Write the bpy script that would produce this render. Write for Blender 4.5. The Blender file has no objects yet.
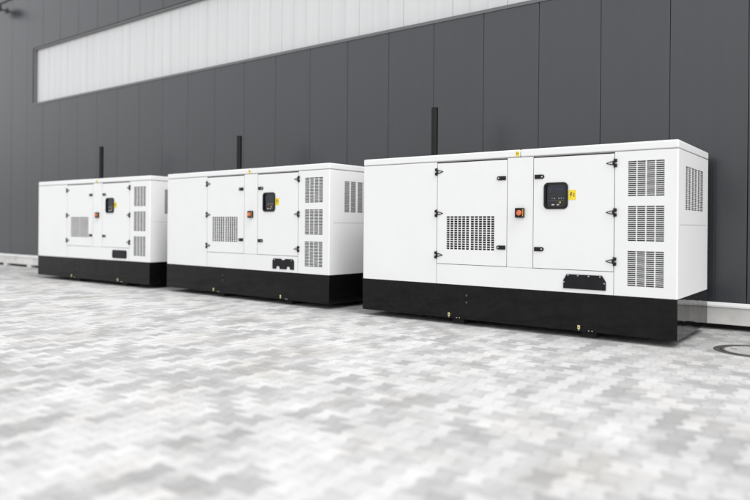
import bpy, bmesh, math, random
from mathutils import Vector, Matrix
random.seed(7)
scene = bpy.context.scene
C = scene.collection
PI = math.pi

# ------------------------------------------------------------------ measured layout
L, D, H = 4.373, 1.6175, 2.3
ZB, ZW, ZL = 0.08, 0.538, 2.203          # underside of tank, tank top, lid seam
WY = 1.9244                              # outer face of the cladding
CAM = Vector((1.7423, -7.8573, 1.3234))

# ------------------------------------------------------------------ materials
def mat(name, col, rough=0.5, metal=0.0, spec=0.5, coat=0.0, coat_rough=0.05,
        var=0.0, var_scale=3.0, bump=0.0, bump_scale=6.0, rvar=0.0):
    m = bpy.data.materials.new(name); m.use_nodes = True
    nt = m.node_tree; b = nt.nodes['Principled BSDF']
    b.inputs['Base Color'].default_value = (*col, 1)
    b.inputs['Roughness'].default_value = rough
    b.inputs['Metallic'].default_value = metal
    b.inputs['Specular IOR Level'].default_value = spec
    b.inputs['Coat Weight'].default_value = coat
    b.inputs['Coat Roughness'].default_value = coat_rough
    if var or bump or rvar:
        tc = nt.nodes.new('ShaderNodeTexCoord')
        def noise(scale, detail=5):
            n = nt.nodes.new('ShaderNodeTexNoise'); n.inputs['Scale'].default_value = scale
            n.inputs['Detail'].default_value = detail
            nt.links.new(tc.outputs['Object'], n.inputs['Vector']); return n
        if var:
            n = noise(var_scale)
            r = nt.nodes.new('ShaderNodeMapRange')
            r.inputs['From Min'].default_value = .3; r.inputs['From Max'].default_value = .7
            r.inputs['To Min'].default_value = 1 - var; r.inputs['To Max'].default_value = 1 + var
            nt.links.new(n.outputs['Fac'], r.inputs['Value'])
            mx = nt.nodes.new('ShaderNodeMix'); mx.data_type = 'RGBA'; mx.blend_type = 'MULTIPLY'
            mx.inputs['Factor'].default_value = 1; mx.inputs['A'].default_value = (*col, 1)
            nt.links.new(r.outputs['Result'], mx.inputs['B']); nt.links.new(mx.outputs['Result'], b.inputs['Base Color'])
        if rvar:
            n = noise(var_scale * 1.7)
            r = nt.nodes.new('ShaderNodeMapRange')
            r.inputs['To Min'].default_value = max(0, rough - rvar); r.inputs['To Max'].default_value = rough + rvar
            nt.links.new(n.outputs['Fac'], r.inputs['Value']); nt.links.new(r.outputs['Result'], b.inputs['Roughness'])
        if bump:
            n = noise(bump_scale, 1)
            bp = nt.nodes.new('ShaderNodeBump'); bp.inputs['Strength'].default_value = 1
            bp.inputs['Distance'].default_value = bump
            nt.links.new(n.outputs['Fac'], bp.inputs['Height']); nt.links.new(bp.outputs['Normal'], b.inputs['Normal'])
            if coat: nt.links.new(bp.outputs['Normal'], b.inputs['Coat Normal'])
    return m

M = {}
M['white'] = mat('white_powder_coat', (.79, .79, .785), .38, var=.012, var_scale=2.2, bump=.0006, bump_scale=5, rvar=.08)
M['black'] = mat('black_gloss_paint', (.006, .0055, .006), .06, spec=.2, var=.25, var_scale=7, bump=.007, bump_scale=2.6, rvar=.04)
M['core'] = mat('dark_interior', (.012, .012, .012), .8)
M['blade'] = mat('grey_louvre', (.085, .085, .086), .5)
M['rubber'] = mat('black_plastic', (.008, .008, .009), .35, spec=.3, var=.2, var_scale=30)
M['plate'] = mat('black_plate_paint', (.008, .008, .011), .3, spec=.25, var=.3, var_scale=9)
M['steel'] = mat('zinc_steel', (.55, .55, .54), .35, metal=1, var=.1, var_scale=40)
M['pipe'] = mat('exhaust_pipe_paint', (.006, .006, .006), .3, spec=.25, var=.3, var_scale=12)
M['screen'] = mat('dark_window_glass', (.006, .007, .011), .05, coat=.5)
M['lcd'] = mat('blue_grey_display', (.022, .026, .05), .15)
M['dot'] = mat('pale_button', (.55, .55, .55), .4)
M['yellow'] = mat('yellow_label', (.83, .64, .02), .45, var=.06, var_scale=40)
M['ink'] = mat('label_ink', (.06, .035, .01), .5)
M['paleyellow'] = mat('pale_yellow_label', (.72, .66, .30), .5)
M['red'] = mat('orange_red_button', (.72, .16, .07), .3)
M['amber'] = mat('amber_rim', (.6, .33, .04), .4)
M['concrete'] = mat('precast_concrete', (.66, .65, .625), .85, var=.16, var_scale=2.6, bump=.002, bump_scale=40)
M['sill'] = mat('white_metal_sill', (.82, .82, .81), .4, var=.05, var_scale=1.5)
M['frame'] = mat('dark_window_frame', (.13, .13, .134), .45)
M['iron'] = mat('cast_iron', (.10, .094, .088), .6, metal=.4, var=.35, var_scale=12, bump=.003, bump_scale=60)
M['cover'] = mat('concrete_cover_fill', (.42, .42, .40), .85, var=.15, var_scale=10, bump=.002, bump_scale=60)
M['lamp'] = mat('dark_lamp_housing', (.03, .03, .032), .4)
M['lens'] = mat('lamp_glass', (.35, .35, .36), .1)
M['roof'] = mat('roof_membrane', (.2, .2, .2), .8)

def cladding():
    m = bpy.data.materials.new('anthracite_cladding'); m.use_nodes = True
    nt = m.node_tree; N = nt.nodes; K = nt.links; b = N['Principled BSDF']
    tc = N.new('ShaderNodeTexCoord'); oi = N.new('ShaderNodeObjectInfo')
    sx = N.new('ShaderNodeSeparateXYZ'); K.new(tc.outputs['Object'], sx.inputs[0])
    # micro ribs, 40 mm pitch
    mu = N.new('ShaderNodeMath'); mu.operation = 'MULTIPLY'; mu.inputs[1].default_value = 2 * PI / .04
    K.new(sx.outputs['X'], mu.inputs[0])
    si = N.new('ShaderNodeMath'); si.operation = 'SINE'; K.new(mu.outputs[0], si.inputs[0])
    ns = N.new('ShaderNodeTexNoise'); ns.inputs['Scale'].default_value = .8; ns.inputs['Detail'].default_value = 2
    K.new(tc.outputs['Object'], ns.inputs['Vector'])
    b1 = N.new('ShaderNodeBump'); b1.inputs['Distance'].default_value = .00012; K.new(si.outputs[0], b1.inputs['Height'])
    b2 = N.new('ShaderNodeBump'); b2.inputs['Distance'].default_value = .0012
    K.new(ns.outputs['Fac'], b2.inputs['Height']); K.new(b1.outputs['Normal'], b2.inputs['Normal'])
    K.new(b2.outputs['Normal'], b.inputs['Normal'])
    # coat batch differences between panels, rain streaks
    mp = N.new('ShaderNodeMapping'); mp.inputs['Scale'].default_value = (9, 1, .5); K.new(tc.outputs['Object'], mp.inputs[0])
    st = N.new('ShaderNodeTexNoise'); st.inputs['Scale'].default_value = 1; st.inputs['Detail'].default_value = 6
    K.new(mp.outputs[0], st.inputs['Vector'])
    r1 = N.new('ShaderNodeMapRange'); r1.inputs['From Min'].default_value = .3; r1.inputs['From Max'].default_value = .7
    r1.inputs['To Min'].default_value = .93; r1.inputs['To Max'].default_value = 1.07; K.new(st.outputs['Fac'], r1.inputs[0])
    r2 = N.new('ShaderNodeMapRange'); r2.inputs['To Min'].default_value = .94; r2.inputs['To Max'].default_value = 1.06
    K.new(oi.outputs['Random'], r2.inputs[0])
    pr = N.new('ShaderNodeMath'); pr.operation = 'MULTIPLY'; K.new(r1.outputs[0], pr.inputs[0]); K.new(r2.outputs[0], pr.inputs[1])
    mx = N.new('ShaderNodeMix'); mx.data_type = 'RGBA'; mx.blend_type = 'MULTIPLY'; mx.inputs['Factor'].default_value = 1
    mx.inputs['A'].default_value = (*WALLCOL, 1); K.new(pr.outputs[0], mx.inputs['B']); K.new(mx.outputs['Result'], b.inputs['Base Color'])
    b.inputs['Roughness'].default_value = .29; b.inputs['Metallic'].default_value = 0
    b.inputs['IOR'].default_value = 1.68
    return m
WALLCOL = (.022, .024, .029)
M['wall'] = cladding()

def polycarb():
    m = bpy.data.materials.new('milky_polycarbonate'); m.use_nodes = True
    nt = m.node_tree; N = nt.nodes; K = nt.links; b = N['Principled BSDF']
    tc = N.new('ShaderNodeTexCoord')
    mp = N.new('ShaderNodeMapping'); mp.inputs['Scale'].default_value = (3.2, 1, .12); K.new(tc.outputs['Object'], mp.inputs[0])
    n = N.new('ShaderNodeTexNoise'); n.inputs['Scale'].default_value = 1.6; n.inputs['Detail'].default_value = 4; K.new(mp.outputs[0], n.inputs['Vector'])
    r = N.new('ShaderNodeMapRange'); r.inputs['From Min'].default_value = .3; r.inputs['From Max'].default_value = .7
    r.inputs['To Min'].default_value = .58; r.inputs['To Max'].default_value = .62; K.new(n.outputs['Fac'], r.inputs[0])
    cb = N.new('ShaderNodeCombineXYZ')
    for i in range(3): K.new(r.outputs[0], cb.inputs[i])
    K.new(cb.outputs[0], b.inputs['Base Color'])
    b.inputs['Roughness'].default_value = .3
    return m
M['poly'] = polycarb()

def pavers():
    """double-T interlocking pavers: columns run along Y, zigzag joints between columns"""
    m = bpy.data.materials.new('interlocking_pavers'); m.use_nodes = True
    nt = m.node_tree; N = nt.nodes; K = nt.links; b = N['Principled BSDF']
    def val(x, sock):
        if isinstance(x, (int, float)): sock.default_value = x
        else: K.new(x, sock)
    def mt(op, a, c=0, d=None):
        n = N.new('ShaderNodeMath'); n.operation = op; val(a, n.inputs[0]); val(c, n.inputs[1])
        if d is not None: val(d, n.inputs[2])
        return n.outputs[0]
    def noise(vec, scale, detail=4, rough=.5):
        n = N.new('ShaderNodeTexNoise'); n.inputs['Scale'].default_value = scale
        n.inputs['Detail'].default_value = detail; n.inputs['Roughness'].default_value = rough
        K.new(vec, n.inputs['Vector']); return n.outputs['Fac']
    def rng(x, a, c, d, e):
        n = N.new('ShaderNodeMapRange'); val(x, n.inputs[0])
        for i, v in enumerate((a, c, d, e)): n.inputs[i + 1].default_value = v
        return n.outputs[0]
    tc = N.new('ShaderNodeTexCoord'); s = N.new('ShaderNodeSeparateXYZ'); K.new(tc.outputs['Object'], s.inputs[0])
    CW, CL = .140, .200
    wob = noise(tc.outputs['Object'], 2.0, 1)
    u = mt('ADD', mt('DIVIDE', s.outputs['X'], CW), mt('MULTIPLY', wob, .12))
    v = mt('ADD', mt('DIVIDE', s.outputs['Y'], CL), mt('MULTIPLY', wob, .10))
    n = mt('ROUND', u)
    par = mt('MULTIPLY', mt('FLOORED_MODULO', n, 2), 2); par = mt('SUBTRACT', par, 1)      # -1 / +1
    w = mt('MULTIPLY', mt('COSINE', mt('MULTIPLY', v, 2 * PI)), 2.4)
    w = mt('MAXIMUM', mt('MINIMUM', w, 1), -1)
    off = mt('MULTIPLY', mt('MULTIPLY', w, par), .115)
    dist = mt('SUBTRACT', mt('SUBTRACT', u, n), off)
    col = mt('SUBTRACT', n, mt('LESS_THAN', dist, 0))
    odd = mt('FLOORED_MODULO', col, 2)
    vv = mt('ADD', v, mt('MULTIPLY', odd, .5))
    row = mt('FLOOR', vv)
    fr = mt('SUBTRACT', vv, row)
    dv = mt('MULTIPLY', mt('MINIMUM', fr, mt('SUBTRACT', 1, fr)), CL)
    du = mt('MULTIPLY', mt('ABSOLUTE', dist), CW)
    d = mt('MINIMUM', du, dv)
    cb = N.new('ShaderNodeCombineXYZ'); K.new(col, cb.inputs[0]); K.new(row, cb.inputs[1])
    wn = N.new('ShaderNodeTexWhiteNoise'); wn.noise_dimensions = '2D'; K.new(cb.outputs[0], wn.inputs['Vector'])
    rnd = wn.outputs['Value']
    # batches of lighter and darker stones cluster loosely
    patch = noise(tc.outputs['Object'], 1.1, 5, .65)
    thr = mt('ADD', mt('MULTIPLY', rnd, .46), mt('MULTIPLY', patch, 1.06))
    tone = N.new('ShaderNodeValToRGB'); K.new(thr, tone.inputs[0])
    e = tone.color_ramp.elements
    e[0].position = .48; e[0].color = (.38, .378, .375, 1)
    e[1].position = 1.08; e[1].color = (.66, .656, .65, 1)
    for p, c in ((.62, (.45, .448, .445, 1)), (.70, (.52, .518, .512, 1)), (.80, (.59, .587, .58, 1))):
        x = tone.color_ramp.elements.new(p); x.color = c
    fine = rng(noise(tc.outputs['Object'], 55, 5, .7), .3, .7, .90, 1.08)
    stain = rng(noise(tc.outputs['Object'], 1.7, 6, .65), .35, .7, .90, 1.05)
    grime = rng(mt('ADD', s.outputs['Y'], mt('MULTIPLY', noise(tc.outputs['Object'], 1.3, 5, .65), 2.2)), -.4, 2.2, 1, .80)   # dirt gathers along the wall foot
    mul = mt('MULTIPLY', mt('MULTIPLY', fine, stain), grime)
    mx = N.new('ShaderNodeMix'); mx.data_type = 'RGBA'; mx.blend_type = 'MULTIPLY'; mx.inputs['Factor'].default_value = 1
    K.new(tone.outputs[0], mx.inputs['A']); K.new(mul, mx.inputs['B'])
    dirt = N.new('ShaderNodeMix'); dirt.data_type = 'RGBA'; dirt.blend_type = 'MULTIPLY'
    K.new(rng(noise(tc.outputs['Object'], .9, 7, .7), .52, .72, 0, .8), dirt.inputs['Factor'])
    K.new(mx.outputs['Result'], dirt.inputs['A']); dirt.inputs['B'].default_value = (.90, .84, .77, 1)
    jn = N.new('ShaderNodeMix'); jn.data_type = 'RGBA'
    K.new(mt('MULTIPLY', rng(mt('ADD', d, mt('MULTIPLY', noise(tc.outputs['Object'], 30, 3), .003)), .0020, .0058, 1, 0), rng(noise(tc.outputs['Object'], 9, 4, .7), .38, .64, .12, 1)), jn.inputs['Factor'])
    K.new(dirt.outputs['Result'], jn.inputs['A']); jn.inputs['B'].default_value = (.11, .105, .097, 1)
    K.new(jn.outputs['Result'], b.inputs['Base Color'])
    b.inputs['Roughness'].default_value = .8; b.inputs['Specular IOR Level'].default_value = .4
    h = mt('ADD', mt('MULTIPLY', rng(d, .001, .006, 0, 1), .0016),
           mt('ADD', mt('MULTIPLY', rnd, .001), mt('MULTIPLY', noise(tc.outputs['Object'], 90, 3), .0012)))
    bp = N.new('ShaderNodeBump'); bp.inputs['Distance'].default_value = 1; K.new(h, bp.inputs['Height'])
    K.new(bp.outputs['Normal'], b.inputs['Normal'])
    return m
M['pavers'] = pavers()

# ------------------------------------------------------------------ mesh helpers
class MB:
    def __init__(s): s.bm = bmesh.new(); s.mats = []
    def mi(s, m):
        if m not in s.mats: s.mats.append(m)
        return s.mats.index(m)
    def face(s, pts, m, smooth=False):
        f = s.bm.faces.new([s.bm.verts.new(p) for p in pts]); f.material_index = s.mi(m); f.smooth = smooth; return f
    def box(s, a, b, m, bev=0, seg=2):
        t = bmesh.new()
        bmesh.ops.create_cube(t, size=1)
        for v in t.verts:
            v.co = Vector([(a[i] + b[i]) / 2 + v.co[i] * (b[i] - a[i]) for i in range(3)])
        if bev: bmesh.ops.bevel(t, geom=t.edges[:] , offset=bev, segments=seg, affect='EDGES', profile=.5)
        s.merge(t, m, smooth=bool(bev), lim=bev * 1.0); return s
    def merge(s, t, m, smooth=False, mtx=None, lim=0):
        mp = {}
        for v in t.verts: mp[v] = s.bm.verts.new(mtx @ v.co if mtx else v.co)
        for f in t.faces:
            g = s.bm.faces.new([mp[v] for v in f.verts]); g.material_index = s.mi(m)
            ln = sorted(e.calc_length() for e in f.edges); g.smooth = smooth and ln[0] < lim
        t.free()
    def prism(s, pts, y0, y1, m, axis='y'):
        """polygon of (u,v) extruded; axis y: u=x v=z ; axis z: u=x v=y"""
        P = (lambda u, v, w: (u, w, v)) if axis == 'y' else (lambda u, v, w: (u, v, w))
        a = [s.bm.verts.new(P(u, v, y0)) for u, v in pts]; b = [s.bm.verts.new(P(u, v, y1)) for u, v in pts]
        i = s.mi(m)
        for f in (a, b[::-1]):
            s.bm.faces.new(f).material_index = i
        n = len(pts)
        for k in range(n):
            s.bm.faces.new([a[k], b[k], b[(k + 1) % n], a[(k + 1) % n]]).material_index = i
        return s
    def cyl(s, p0, p1, r, m, seg=20, r1=None, smooth=True, caps=True):
        p0, p1 = Vector(p0), Vector(p1); d = p1 - p0; q = d.to_track_quat('Z', 'Y'); r1 = r if r1 is None else r1
        a = []; b = []
        for k in range(seg):
            c, n = math.cos(2 * PI * k / seg), math.sin(2 * PI * k / seg)
            a.append(s.bm.verts.new(p0 + q @ Vector((c * r, n * r, 0)))); b.append(s.bm.verts.new(p1 + q @ Vector((c * r1, n * r1, 0))))
        i = s.mi(m)
        for k in range(seg):
            f = s.bm.faces.new([a[k], a[(k + 1) % seg], b[(k + 1) % seg], b[k]]); f.material_index = i; f.smooth = smooth
        if caps:
            s.bm.faces.new(a[::-1]).material_index = i; s.bm.faces.new(b).material_index = i
        return s
    def holed(s, u0, u1, v0, v1, holes, P, t, m, back=False, rev=None):
        """sheet with rectangular holes; P(u,v,w): w = depth behind the front"""
        us = sorted({u0, u1, *[h[0] for h in holes], *[h[1] for h in holes]}); us = [u for u in us if u0 <= u <= u1]
        vs = sorted({v0, v1, *[h[2] for h in holes], *[h[3] for h in holes]}); vs = [v for v in vs if v0 <= v <= v1]
        nu, nv = len(us) - 1, len(vs) - 1
        def solid(i, j):
            if not (0 <= i < nu and 0 <= j < nv): return False
            cu, cv = (us[i] + us[i + 1]) / 2, (vs[j] + vs[j + 1]) / 2
            return not any(h[0] < cu < h[1] and h[2] < cv < h[3] for h in holes)
        i_ = s.mi(m); cache = {}
        def V(u, v, w):
            k = (round(u, 6), round(v, 6), w)
            if k not in cache: cache[k] = s.bm.verts.new(P(u, v, w))
            return cache[k]
        r_ = s.mi(rev) if rev else i_
        def F(*q): s.bm.faces.new(q).material_index = i_
        def E(*q): s.bm.faces.new(q).material_index = r_
        for i in range(nu):
            for j in range(nv):
                if not solid(i, j): continue
                a, b, c, d = us[i], us[i + 1], vs[j], vs[j + 1]
                F(V(a, c, 0), V(b, c, 0), V(b, d, 0), V(a, d, 0))
                if back: F(V(a, d, t), V(b, d, t), V(b, c, t), V(a, c, t))
                if not solid(i - 1, j): E(V(a, c, 0), V(a, d, 0), V(a, d, t), V(a, c, t))
                if not solid(i + 1, j): E(V(b, d, 0), V(b, c, 0), V(b, c, t), V(b, d, t))
                if not solid(i, j - 1): E(V(b, c, 0), V(a, c, 0), V(a, c, t), V(b, c, t))
                if not solid(i, j + 1): E(V(a, d, 0), V(b, d, 0), V(b, d, t), V(a, d, t))
        return s
    def build(s, name, parent=None, fix=True):
        if fix: bmesh.ops.recalc_face_normals(s.bm, faces=s.bm.faces[:])
        me = bpy.data.meshes.new(name); s.bm.to_mesh(me); s.bm.free()
        for m in s.mats: me.materials.append(M[m])
        o = bpy.data.objects.new(name, me); C.objects.link(o)
        if parent: o.parent = parent
        return o

def empty(name, loc, label=None, cat=None, group=None, rz=0):
    o = bpy.data.objects.new(name, None); C.objects.link(o); o.location = loc; o.rotation_euler = (0, 0, rz)
    if label: o['label'] = label
    if cat: o['category'] = cat
    if group: o['group'] = group
    return o
def kids(o): return [c for c in bpy.data.objects if c.parent == o]
def copy_tree(o, parent=None):
    c = o.copy(); C.objects.link(c); c.parent = parent
    for ch in kids(o): copy_tree(ch, c)
    return c

# ------------------------------------------------------------------ generator
def rrect(u0, u1, v0, v1, r, n=6):
    out = []
    for cx, cy, a in ((u1 - r, v1 - r, 0), (u0 + r, v1 - r, 90), (u0 + r, v0 + r, 180), (u1 - r, v0 + r, 270)):
        for k in range(n + 1):
            t = math.radians(a + 90 * k / n); out.append((cx + r * math.cos(t), cy + r * math.sin(t)))
    return out

FY = lambda u, v, w: (u, w, v)            # front face
RX = lambda u, v, w: (-w, u, v)           # right end face

def grille(name, parent, u0, u1, v0, v1, groups, percol, rows, P, gap=.028, inner=.007, duty=.52, blades=0):
    mb = MB(); holes = []
    gw = ((u1 - u0) - gap * (groups - 1)) / groups
    for g in range(groups):
        a = u0 + g * (gw + gap)
        cw = (gw - inner * (percol - 1)) / percol
        for k in range(percol):
            x = a + k * (cw + inner)
            for r in range(rows):
                p = (v1 - v0) / (rows - 1 + duty)
                holes.append((x, x + cw, v0 + r * p, v0 + r * p + p * duty))
    e = .012
    mb.holed(u0 - e, u1 + e, v0 - e, v1 + e, holes, lambda u, v, w: P(u, v, w + .004), .004, 'white', back=True)
    nb = blades or int(rows * .8)
    for k in range(nb):                      # sloping blades behind the punched sheet
        z = v0 + (v1 - v0) * (k + .3) / nb; h = (v1 - v0) / nb * .55
        a = [P(u0, z, .034), P(u1, z, .034), P(u1, z + h, .014), P(u0, z + h, .014)]
        mb.face(a, 'blade')
    return mb.build(name, parent, fix=False)

def hinge(parent, x, z, sgn):
    """block beside the gap plus a pointed strap lying on the door; sgn=+1 strap points to +x"""
    mb = MB()
    for dz in (-.028, .028):
        mb.box((x - sgn * .030 if sgn > 0 else x + .004, -.022, z + dz - .019), (x - .004 if sgn > 0 else x + .030, -.0005, z + dz + .019), 'rubber', .004)
    mb.cyl((x, -.014, z - .052), (x, -.014, z + .052), .008, 'rubber', 12)
    mb.prism([(x + sgn * .010, z - .027), (x + sgn * .010, z + .027), (x + sgn * .055, z + .017), (x + sgn * .095, z + .003), (x + sgn * .095, z - .003), (x + sgn * .055, z - .017)], -.010, -.0005, 'rubber')
    mb.prism([(x + sgn * .022, z - .014), (x + sgn * .022, z + .014), (x + sgn * .07, z + .004), (x + sgn * .07, z - .004)], -.014, -.0095, 'steel')
    return mb.build('hinge', parent)

def latch(parent, x0, x1, z, sgn):
    """rounded end on the side away from the gap"""
    mb = MB(); h = .026; pts = []
    if sgn < 0:
        pts = [(x1, z - h), (x1, z + h)] + [(x0 + h + h * math.cos(math.radians(a)), z + h * math.sin(math.radians(a))) for a in range(90, 271, 20)]
        c = x0 + h
    else:
        pts = [(x0, z + h), (x0, z - h)] + [(x1 - h + h * math.cos(math.radians(a)), z + h * math.sin(math.radians(a))) for a in range(-90, 91, 20)]
        c = x1 - h
    mb.prism(pts, -.014, -.0005, 'rubber')
    mb.cyl((c, -.0135, z), (c, -.019, z), .011, 'steel', 14)
    a, b = (c + .022, x1 - .01) if sgn < 0 else (x0 + .01, c - .022)
    mb.box((a, -.020, z - .012), (b, -.0135, z + .012), 'rubber', .003)
    return mb.build('latch', parent)

def warn_label(name, parent, x0, x1, z0, z1, y=-.0025, yb=-.0003, m='yellow', ink=True):
    mb = MB(); mb.box((x0, y, z0), (x1, yb, z1), m)
    if ink:
        w, h = x1 - x0, z1 - z0
        bolt = [(.34, .80), (.22, .50), (.36, .50), (.24, .20), (.52, .58), (.38, .58), (.50, .80)]
        mb.prism([(x0 + w * u, z0 + h * v) for u, v in bolt], y - .0012, y - .0002, 'ink')
        for k, (a, b) in enumerate(((.60, .86), (.60, .80), (.60, .86))):
            mb.box((x0 + w * a, y - .0012, z0 + h * (.62 - .14 * k)), (x0 + w * b, y - .0002, z0 + h * (.68 - .14 * k)), 'ink')
    return mb.build(name, parent)

def cable_plate(parent, kind):
    mb = MB(); y0, y1 = -.012, -.0005
    x0, x1, z0, z1 = -1.290, -.780, .585, .757
    if kind == 0:
        mb.prism([(x0, z0), (x0, z1 - .075), (x0 + .042, z1), (x1 - .046, z1), (x1, z1 - .07), (x1, z0)], y0, y1, 'plate')
        for bx, bz in ((x0 + .06, z1 - .012), (x0 + .18, z1 - .012), (x0 + .31, z1 - .014), (x1 - .065, z1 - .014), (x0 + .010, z1 - .095), (x1 - .014, z1 - .09)):
            mb.cyl((bx, y0 + .0005, bz), (bx, y0 - .007, bz), .0085, 'steel', 10)
        mb.box((x0 + .30, y0 - .004, z0 + .01), (x1 - .03, y0 + .0005, z1 - .045), 'plate', .003)
    elif kind == 1:
        bot = [(x0, z0), (x0, z1 - .03), (x0 + .03, z1), (x0 + .2, z1), (x0 + .225, z1 - .02), (x0 + .285, z1 - .02), (x0 + .31, z1), (x1 - .03, z1), (x1, z1 - .03), (x1, z0)]
        arch = []
        for c in (x1 - .13, x0 + .13):
            arch += [(c + .045, z0), (c + .038, z0 + .038), (c, z0 + .052), (c - .038, z0 + .038), (c - .045, z0)]
        mb.prism(bot + arch, y0, y1, 'plate')
        for bx in (x0 + .05, x1 - .05):
            mb.cyl((bx, y0 + .0005, z1 - .022), (bx, y0 - .007, z1 - .022), .0085, 'steel', 10)
    else:
        mb.prism(rrect(x0, x1, z0, z1, .035), y0, y1, 'plate')
        mb.box((x0 + .04, y0 - .005, z0 + .03), (x1 - .04, y0 + .0005, z1 - .03), 'plate', .003)
    return mb.build('cable_entry_plate', parent)

def lump(parent, name, fn):
    mb = MB(); fn(mb); return mb.build(name, parent)

def make_generator():
    root = empty('generator_set', (0, 0, 0))
    r = .018
    # --- enclosure skin with the real openings
    LD = (-3.092, -2.040, .806, 2.197)      # door openings
    RD = (-1.690, -.688, .806, 2.197)
    G = [(-.536, -.146, 1.684, 2.083), (-.536, -.146, 1.171, 1.570), (-.536, -.146, .657, 1.056)]
    holes = [LD, RD, *[(a - .001, b + .001, c - .001, d + .001) for a, b, c, d in G],
             (-3.092, -3.0875, ZW, .806), (-.6925, -.688, ZW, .806), (-2.040, -1.690, .806, .8095), (-3.092, -3.0885, 2.197, ZL), (-.6915, -.688, 2.197, ZL)]
    mb = MB()
    mb.holed(-L + r, -r, ZW, ZL - .0035, holes, FY, .03, 'white', rev='core')
    SG = (.352, 1.288, 1.532, 2.030)
    mb.holed(r, D - r, ZW, ZL - .0035, [SG, (.10, 1.50, 1.358, 1.3615)], RX, .03, 'white', rev='core')
    mb.box((-L, r, ZW), (-L + .03, D - r, ZL - .0035), 'white')
    mb.box((-L + r, D - .03, ZW), (-r, D, ZL - .0035), 'white')
    for cx, cy, a0 in ((-r, r, -90), (-r, D - r, 0), (-L + r, D - r, 90), (-L + r, r, 180)):   # rounded corner posts
        n = 6
        for k in range(n):
            t0, t1 = (math.radians(a0 + 90 * (k + i) / n) for i in (0, 1))
            p = [(cx + r * math.cos(t), cy + r * math.sin(t)) for t in (t0, t1)]
            mb.face([(*p[0], ZW), (*p[1], ZW), (*p[1], ZL - .0035), (*p[0], ZL - .0035)], 'white', True)
    mb.box((-L + .09, .09, ZW + .01), (-.09, D - .09, ZL - .02), 'core')
    mb.build('enclosure', root, fix=False)
    # --- roof, two lids with a joint
    for a, b in ((-L - .001, -1.871), (-1.867, .001)):
        m2 = MB(); m2.box((a, -.001, ZL), (b, D + .001, H), 'white', .018, 3)
        m2.build('roof_lid', root)
    # --- tank base
    m2 = MB(); m2.box((-L - .001, -.001, ZB), (.001, D + .001, ZW - .003), 'black', .006, 2); m2.build('base_tank', root)
    m2 = MB(); m2.box((-L + .02, .02, ZW - .004), (-.02, D - .02, ZW + .004), 'core'); m2.build('seal', root)
    for x in (-2.80, -1.01):                     # skid beams carrying the tank
        m2 = MB(); m2.box((x - .09, .10, 0), (x + .09, D - .10, ZB + .001), 'core', .004)
        for dx in (.035, .075): m2.cyl((x + dx, -.002, ZB + .016), (x + dx, -.010, ZB + .016), .007, 'steel', 8)
        m2.cyl((x - .085, -.002, ZB + .014), (x - .085, -.010, ZB + .014), .006, 'steel', 8)
        m2.build('skid_beam', root)
    for x in (-2.888, -1.097):
        m2 = MB(); m2.box((x - .014, -.006, .106), (x + .014, -.0005, .152), 'paleyellow')
        m2.cyl((x, -.0055, .129), (x, -.010, .129), .007, 'ink', 10); m2.build('earthing_label', root)
    for z in (.402, .310):
        m2 = MB(); 
        m2.cyl((-2.618, -.0005, z), (-2.618, -.006, z), .021, 'rubber', 18); m2.cyl((-2.618, -.0055, z), (-2.618, -.009, z), .012, 'blade', 6)
        m2.build('drain_plug', root)
    # --- doors
    def door(op, extra):
        d = MB(); g = .007
        d.holed(op[0] + g, op[1] - g, op[2] + g, op[3] - .016, extra, lambda u, v, w: (u, w - .002, v), .028, 'white', back=True)
        return d.build('door', root)
    gl = (-2.940, -2.222, 1.010, 1.458)
    dl = door(LD, [gl])
    grille('door_grille', dl, gl[0] + .001, gl[1] - .001, gl[2] + .001, gl[3] - .001, 2, 6, 15, FY, gap=.026, inner=.0145, duty=.76, blades=13)
    for z in (2.066, 1.497, .928): hinge(dl, LD[0] + .003, z, 1)
    for z in (1.945, 1.054): latch(dl, -2.186, -2.062, z, -1)
    cp = (-1.530, -1.260, 1.56, 1.85)
    dr = door(RD, [cp])
    for z in (2.070, 1.498, .930): hinge(dr, RD[1] - .003, z, -1)
    for z in (1.945, 1.047): latch(dr, -1.668, -1.545, z, 1)
    # control window: gasket ring, recess, glass, instruments
    ring = MB(); o = rrect(-1.547, -1.243, 1.543, 1.868, .055); i = rrect(-1.522, -1.268, 1.568, 1.843, .035); n = len(o)
    for k in range(n):
        k2 = (k + 1) % n
        for (A, ya), (B, yb) in (((o, -.003), (o, -.016)), ((o, -.016), (i, -.018)), ((i, -.018), (i, .012))):
            ring.face([(A[k][0], ya, A[k][1]), (A[k2][0], ya, A[k2][1]), (B[k2][0], yb, B[k2][1]), (B[k][0], yb, B[k][1])], 'rubber')
    ring.build('window_gasket', dr)
    pn = MB(); pn.prism(rrect(-1.530, -1.260, 1.560, 1.850, .03), .010, .02, 'screen')
    pn.box((-1.43, .006, 1.765), (-1.29, .0105, 1.815), 'lcd', .003)
    pn.box((-1.50, .007, 1.73), (-1.45, .0105, 1.82), 'lcd', .003)
    for x, z, s in ((-1.445, 1.675, .004), (-1.415, 1.672, .006), (-1.36, 1.675, .006), (-1.33, 1.675, .006), (-1.30, 1.676, .004)):
        pn.cyl((x, .0105, z), (x, .005, z), s, 'dot', 10)
    for x, w in ((-1.435, .017), (-1.372, .015)):
        pn.box((x - w, .002, 1.588), (x + w, .0105, 1.603), 'dot', .003)
    pn.box((-1.50, .006, 1.645), (-1.29, .0104, 1.650), 'blade')
    pn.cyl((-1.345, .0105, 1.625), (-1.345, .004, 1.625), .012, 'amber', 12)
    pn.build('control_panel', dr)
    warn_label('warning_label', dr, -1.2385, -1.145, 1.652, 1.772, y=-.0042, yb=-.0022)
    warn_label('roof_label', root, -1.930, -1.882, 2.214, 2.278, y=-.0032, yb=-.0012)
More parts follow.
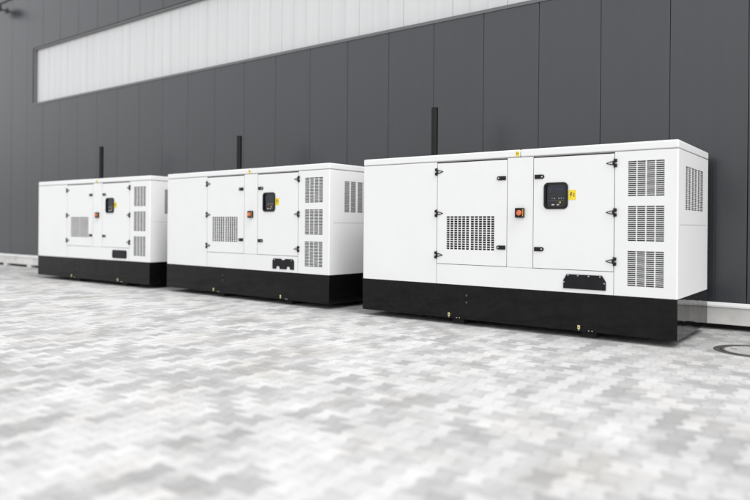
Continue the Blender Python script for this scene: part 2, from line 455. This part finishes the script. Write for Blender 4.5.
    # --- emergency stop
    es = MB(); es.box((-1.922, -.035, 1.438), (-1.802, -.0005, 1.560), 'rubber', .006)
    es.box((-1.820, -.0365, 1.455), (-1.808, -.0345, 1.545), 'amber'); eo = es.build('emergency_stop', root)
    es = MB(); es.cyl((-1.858, -.034, 1.498), (-1.858, -.050, 1.498), .030, 'amber', 20)
    es.cyl((-1.858, -.0495, 1.498), (-1.858, -.066, 1.498), .036, 'red', 24, r1=.028); es.build('button', eo)
    # --- louvres
    for g in G: grille('air_grille', root, g[0], g[1], g[2], g[3], 4, 1, 18, FY, gap=.013, duty=.64, blades=15)
    grille('side_grille', root, SG[0] + .001, SG[1] - .001, SG[2] + .001, SG[3] - .001, 3, 2, 24, RX, gap=.05, inner=.03, duty=.66, blades=24)
    return root

gen = make_generator()
plate = cable_plate(gen, 0)
def exhaust(root, x, ztop):
    mb = MB(); y = .8
    mb.cyl((x, y, H - .01), (x, y, ztop), .052, 'pipe', 28, caps=False)
    mb.cyl((x, y, ztop), (x, y, ztop - .25), .046, 'core', 28)
    mb.cyl((x, y, H - .005), (x, y, H + .02), .11, 'pipe', 28); mb.cyl((x, y, H + .019), (x, y, H + .10), .064, 'pipe', 28)
    return mb.build('exhaust_pipe', root, fix=False)
GROUP = 'white generator sets lined up along the warehouse wall'
gen['label'] = 'nearest and largest white generator set, at the right, its whole glossy black base end showing'
gen['category'] = 'generator'; gen['group'] = GROUP
gens = [gen]
for (x, y, w, lab) in ((-5.1061, .0793, -.0398, 'middle white generator set standing between the nearest and the farthest one'),
                       (-10.0262, .2374, .0172, 'farthest and smallest looking white generator set at the left end of the row')):
    c = copy_tree(gen); c.location = (x, y, 0); c.rotation_euler = (0, 0, w); c['label'] = lab; gens.append(c)
for k, g in enumerate(gens[1:]):
    for ch in kids(g):
        if ch.name.startswith('cable_entry_plate'): bpy.data.objects.remove(ch)
    cable_plate(g, k + 1)
for g, x, z in zip(gens, (-3.64, -3.17, -3.03), (3.12, 3.05, 3.15)): exhaust(g, x, z)
mb = MB(); mb.cyl((0, 1.1, .15), (.06, 1.1, .15), .016, 'steel', 12); mb.cyl((.04, 1.1, .15), (.055, 1.1, .15), .024, 'steel', 6)
mb.build('drain_valve', gens[1])

# ------------------------------------------------------------------ warehouse
wh = empty('warehouse', (-8, WY, 0), 'long dark grey metal clad warehouse with a high band of milky windows behind the generators', 'building')
def wpart(mb, name, parent=None):
    """mesh in world coordinates, local origin at the building's"""
    bmesh.ops.translate(mb.bm, verts=mb.bm.verts[:], vec=(8, -WY, 0))
    return mb.build(name, parent or wh)
JX = [.406 - .955 * k for k in range(0, 34)]
ZP, WB, WT, RT = .352, 4.80, 6.50, 8.22
WL_, WR_ = -18.335, 6.14
edges = [.406 + .955 * k for k in range(8, 0, -1)] + JX
for a, b in zip(edges[1:], edges[:-1]):
    g = .0032
    p0, p1 = a + g, b - g
    def slab(z0, z1, x0=p0, x1=p1):
        mb = MB(); mb.box((x0, WY, z0), (x1, WY + .06, z1), 'wall', .006, 2)
        o = wpart(mb, 'cladding_panel')
    if b <= WL_ : slab(ZP, RT)
    elif a >= WR_ - .01: slab(ZP, RT)
    else:
        if a < WL_:      # panel notched round the window end
            mb = MB(); mb.holed(p0, p1, ZP, RT, [(WL_, p1 + 1e-4, WB, WT)], lambda u, v, w: (u, WY + w, v), .06, 'wall', back=True)
            # split hole at the panel edge
            wpart(mb, 'cladding_panel')
        else:
            slab(ZP, WB); slab(WT, RT)
X0, X1 = edges[-1], edges[0]
mb = MB(); mb.holed(X0, X1, .0, RT - .05, [(WL_ , WR_, WB - .01, WT + .01)], lambda u, v, w: (u, WY + .062 + w, v), .10, 'core')
mb.box((X0, WY + .162, 0), (X1, WY + 14, RT - .05), 'roof'); wpart(mb, 'building_core')
mb = MB(); mb.box((X0 - .05, WY - .04, RT), (X1 + .05, WY + .22, RT + .14), 'wall', .01); wpart(mb, 'roof_trim')
# window band
wf = MB(); t = .055
wf.box((WL_, WY + .02, WT - t), (WR_, WY + .15, WT), 'frame'); wf.box((WL_, WY - .015, WB), (WR_, WY + .15, WB + t), 'frame')
wf.box((WL_, WY + .021, WB + t), (WL_ + .09, WY + .15, WT - t), 'frame'); wf.box((WR_ - t, WY + .02, WB + t), (WR_, WY + .15, WT - t), 'frame')
fo = wpart(wf, 'window_band')
n = 24; x0, x1 = WL_ + .09, WR_ - t
for k in range(n):
    a = x0 + (x1 - x0) * k / n; b = x0 + (x1 - x0) * (k + 1) / n
    mb = MB(); mb.box((a + .003, WY + .09, WB + t), (b - .003, WY + .13, WT - t), 'poly', .004)
    for i in range(1, 3):
        xx = a + (b - a) * i / 3; mb.box((xx - .006, WY + .082, WB + t), (xx + .006, WY + .091, WT - t), 'poly')
    wpart(mb, 'pane', fo)
# plinth: precast beams on pads, a white drip sill on top
px = X1; 
while px > X0:
    q = max(px - 5.73, X0)
    mb = MB(); mb.box((q + .004, WY - .10, .073), (px - .004, WY + .06, .318), 'concrete', .008); wpart(mb, 'plinth_beam')
    mb = MB()                                # sloping sill
    s = [(WY - .125, .300), (WY - .125, .322), (WY - .001, .351), (WY - .001, .335), (WY - .115, .319), (WY - .115, .300)]
    A = [mb.bm.verts.new((q, y, z)) for y, z in s]; B = [mb.bm.verts.new((px, y, z)) for y, z in s]; mi = mb.mi('sill')
    for k in range(len(s)):
        k2 = (k + 1) % len(s); mb.bm.faces.new([A[k], A[k2], B[k2], B[k]]).material_index = mi
    mb.bm.faces.new(A[::-1]).material_index = mi; mb.bm.faces.new(B).material_index = mi
    wpart(mb, 'drip_sill')
    px = q
x = -19.8
while x > X0: x -= 1.5
while x < X1:
    if x > X0 + .1:
        mb = MB(); mb.box((x - .12, WY - .09, 0), (x + .12, WY + .05, .0725), 'concrete', .006); wpart(mb, 'plinth_pad')
    x += 1.5

# floodlight high on the wall
fl = empty('floodlight', (-20.05, WY, 7.93), 'small dark floodlight on a bracket high on the wall at the top left', 'floodlight')
mb = MB(); mb.box((-.08, -.02, -.08), (.08, -.001, .08), 'lamp', .006); mb.box((-.02, -.26, -.02), (.02, -.019, .02), 'lamp'); mb.build('bracket', fl)
mb = MB(); mb.box((-.24, -.44, -.12), (.24, -.24, .08), 'lamp', .02)
for k in range(7): mb.box((-.2 + k * .06, -.42, .079), (-.185 + k * .06, -.26, .105), 'lamp')
mb.build('housing', fl)
mb = MB(); mb.box((-.21, -.425, -.127), (.21, -.255, -.119), 'lens'); mb.build('glass', fl)

# ------------------------------------------------------------------ ground and manhole
MC, MR = Vector((.70, .36)), .40
mb = MB()
S = 220
ring_n = 48
inner = [(MC.x + MR * math.cos(2 * PI * k / ring_n), MC.y + MR * math.sin(2 * PI * k / ring_n)) for k in range(ring_n)]
vi = [mb.bm.verts.new((x, y, 0)) for x, y in inner]
outer = [mb.bm.verts.new((MC.x + S * math.cos(2 * PI * k / ring_n), MC.y + S * math.sin(2 * PI * k / ring_n), 0)) for k in range(ring_n)]
for k in range(ring_n):
    k2 = (k + 1) % ring_n; mb.bm.faces.new([vi[k], outer[k], outer[k2], vi[k2]]).material_index = mb.mi('pavers')
gr = mb.build('ground', fix=False); gr['kind'] = 'structure'
for p in gr.data.polygons:
    if p.normal.z < 0: gr.data.flip_normals(); break
mh = empty('manhole_cover', (MC.x, MC.y, 0), 'round manhole cover with a dark iron ring set in the grey paving', 'manhole cover')
def disc_ring(name, r0, r1, z, m, parent, zlow=-.03):
    mb = MB(); n = 48; i = mb.mi(m)
    pr = [(r0, zlow), (r0, z - .003), (r0 + .003, z), (r1 - .003, z), (r1, z - .003), (r1, zlow)] if r0 > 0 else None
    rings = [[mb.bm.verts.new((r * math.cos(2 * PI * k / n), r * math.sin(2 * PI * k / n), zz)) for k in range(n)] for r, zz in pr]
    for a, b in zip(rings[:-1], rings[1:]):
        for k in range(n):
            k2 = (k + 1) % n; mb.bm.faces.new([a[k], b[k], b[k2], a[k2]]).material_index = i
    return mb.build(name, parent)
disc_ring('frame_ring', .335, MR, .004, 'iron', mh)
disc_ring('cover_rim', .292, .327, .006, 'iron', mh)
mb = MB(); mb.cyl((0, 0, -.03), (0, 0, .003), .291, 'cover', 48)
for a in (0, PI):
    mb.box((.2 * math.cos(a) - .03, -.012, .001), (.2 * math.cos(a) + .03, .012, .0055), 'iron')
mb.build('cover_plate', mh)
mb = MB(); mb.cyl((0, 0, -.04), (0, 0, -.031), .41, 'core', 32); mb.build('shaft_rim', mh)

# ------------------------------------------------------------------ light
w = bpy.data.worlds.new('World'); scene.world = w; w.use_nodes = True
N = w.node_tree.nodes; K = w.node_tree.links; bg = N['Background']
SUN = Vector((.50, -.12, .84)).normalized()
sky = N.new('ShaderNodeTexSky'); sky.sky_type = 'NISHITA'; sky.sun_disc = False
sky.sun_elevation = math.asin(SUN.z); sky.sun_rotation = math.atan2(SUN.x, SUN.y)
sky.air_density = 1.0; sky.dust_density = 1.0; sky.ozone_density = 1.0
hs = N.new('ShaderNodeHueSaturation'); hs.inputs['Saturation'].default_value = .06
K.new(sky.outputs[0], hs.inputs['Color'])
# overcast distribution: zenith brighter than horizon
tc = N.new('ShaderNodeTexCoord'); sp = N.new('ShaderNodeSeparateXYZ'); K.new(tc.outputs['Generated'], sp.inputs[0])
mr = N.new('ShaderNodeMapRange'); mr.inputs['From Min'].default_value = .04; mr.inputs['From Max'].default_value = .32
mr.inputs['To Min'].default_value = 1.0; mr.inputs['To Max'].default_value = 2.2; K.new(sp.outputs['Z'], mr.inputs[0])
mx = N.new('ShaderNodeMix'); mx.data_type = 'RGBA'; mx.blend_type = 'MULTIPLY'; mx.inputs['Factor'].default_value = 1
K.new(hs.outputs[0], mx.inputs['A']); K.new(mr.outputs[0], mx.inputs['B'])
K.new(mx.outputs['Result'], bg.inputs['Color']); bg.inputs['Strength'].default_value = .15
sl = bpy.data.lights.new('sun', 'SUN'); sl.energy = 1.0; sl.angle = math.radians(22); sl.color = (1, .985, .965)
so = bpy.data.objects.new('sun', sl); C.objects.link(so); so.rotation_euler = SUN.to_track_quat('Z', 'Y').to_euler()
so.location = (-10, -10, 12)

# ------------------------------------------------------------------ camera
yaw, pitch, roll = .6423, -.0009, .0084
f = Vector((-math.sin(yaw) * math.cos(pitch), math.cos(yaw) * math.cos(pitch), math.sin(pitch)))
rt = Vector((math.cos(yaw), math.sin(yaw), 0)); up = rt.cross(f)
R = rt * math.cos(roll) + up * math.sin(roll); U = -rt * math.sin(roll) + up * math.cos(roll)
cd = bpy.data.cameras.new('camera'); co = bpy.data.objects.new('camera', cd); C.objects.link(co)
co.matrix_world = Matrix(((R.x, U.x, -f.x, CAM.x), (R.y, U.y, -f.y, CAM.y), (R.z, U.z, -f.z, CAM.z), (0, 0, 0, 1)))
cd.sensor_fit = 'HORIZONTAL'; cd.sensor_width = 36; cd.lens = 669.05 / 750 * 36
cd.shift_x = -.98 / 750; cd.shift_y = -23.9 / 750; cd.clip_end = 1000; cd.clip_start = .05
cd.dof.use_dof = True; cd.dof.focus_distance = 8.9; cd.dof.aperture_fstop = .54
scene.camera = co
scene.render.engine = 'CYCLES'
scene.view_settings.view_transform = 'Standard'; scene.view_settings.look = 'None'
scene.view_settings.gamma = 1; scene.view_settings.exposure = .05; scene.view_settings.use_curve_mapping = False
scene.render.resolution_x = 1024; scene.render.resolution_y = 683
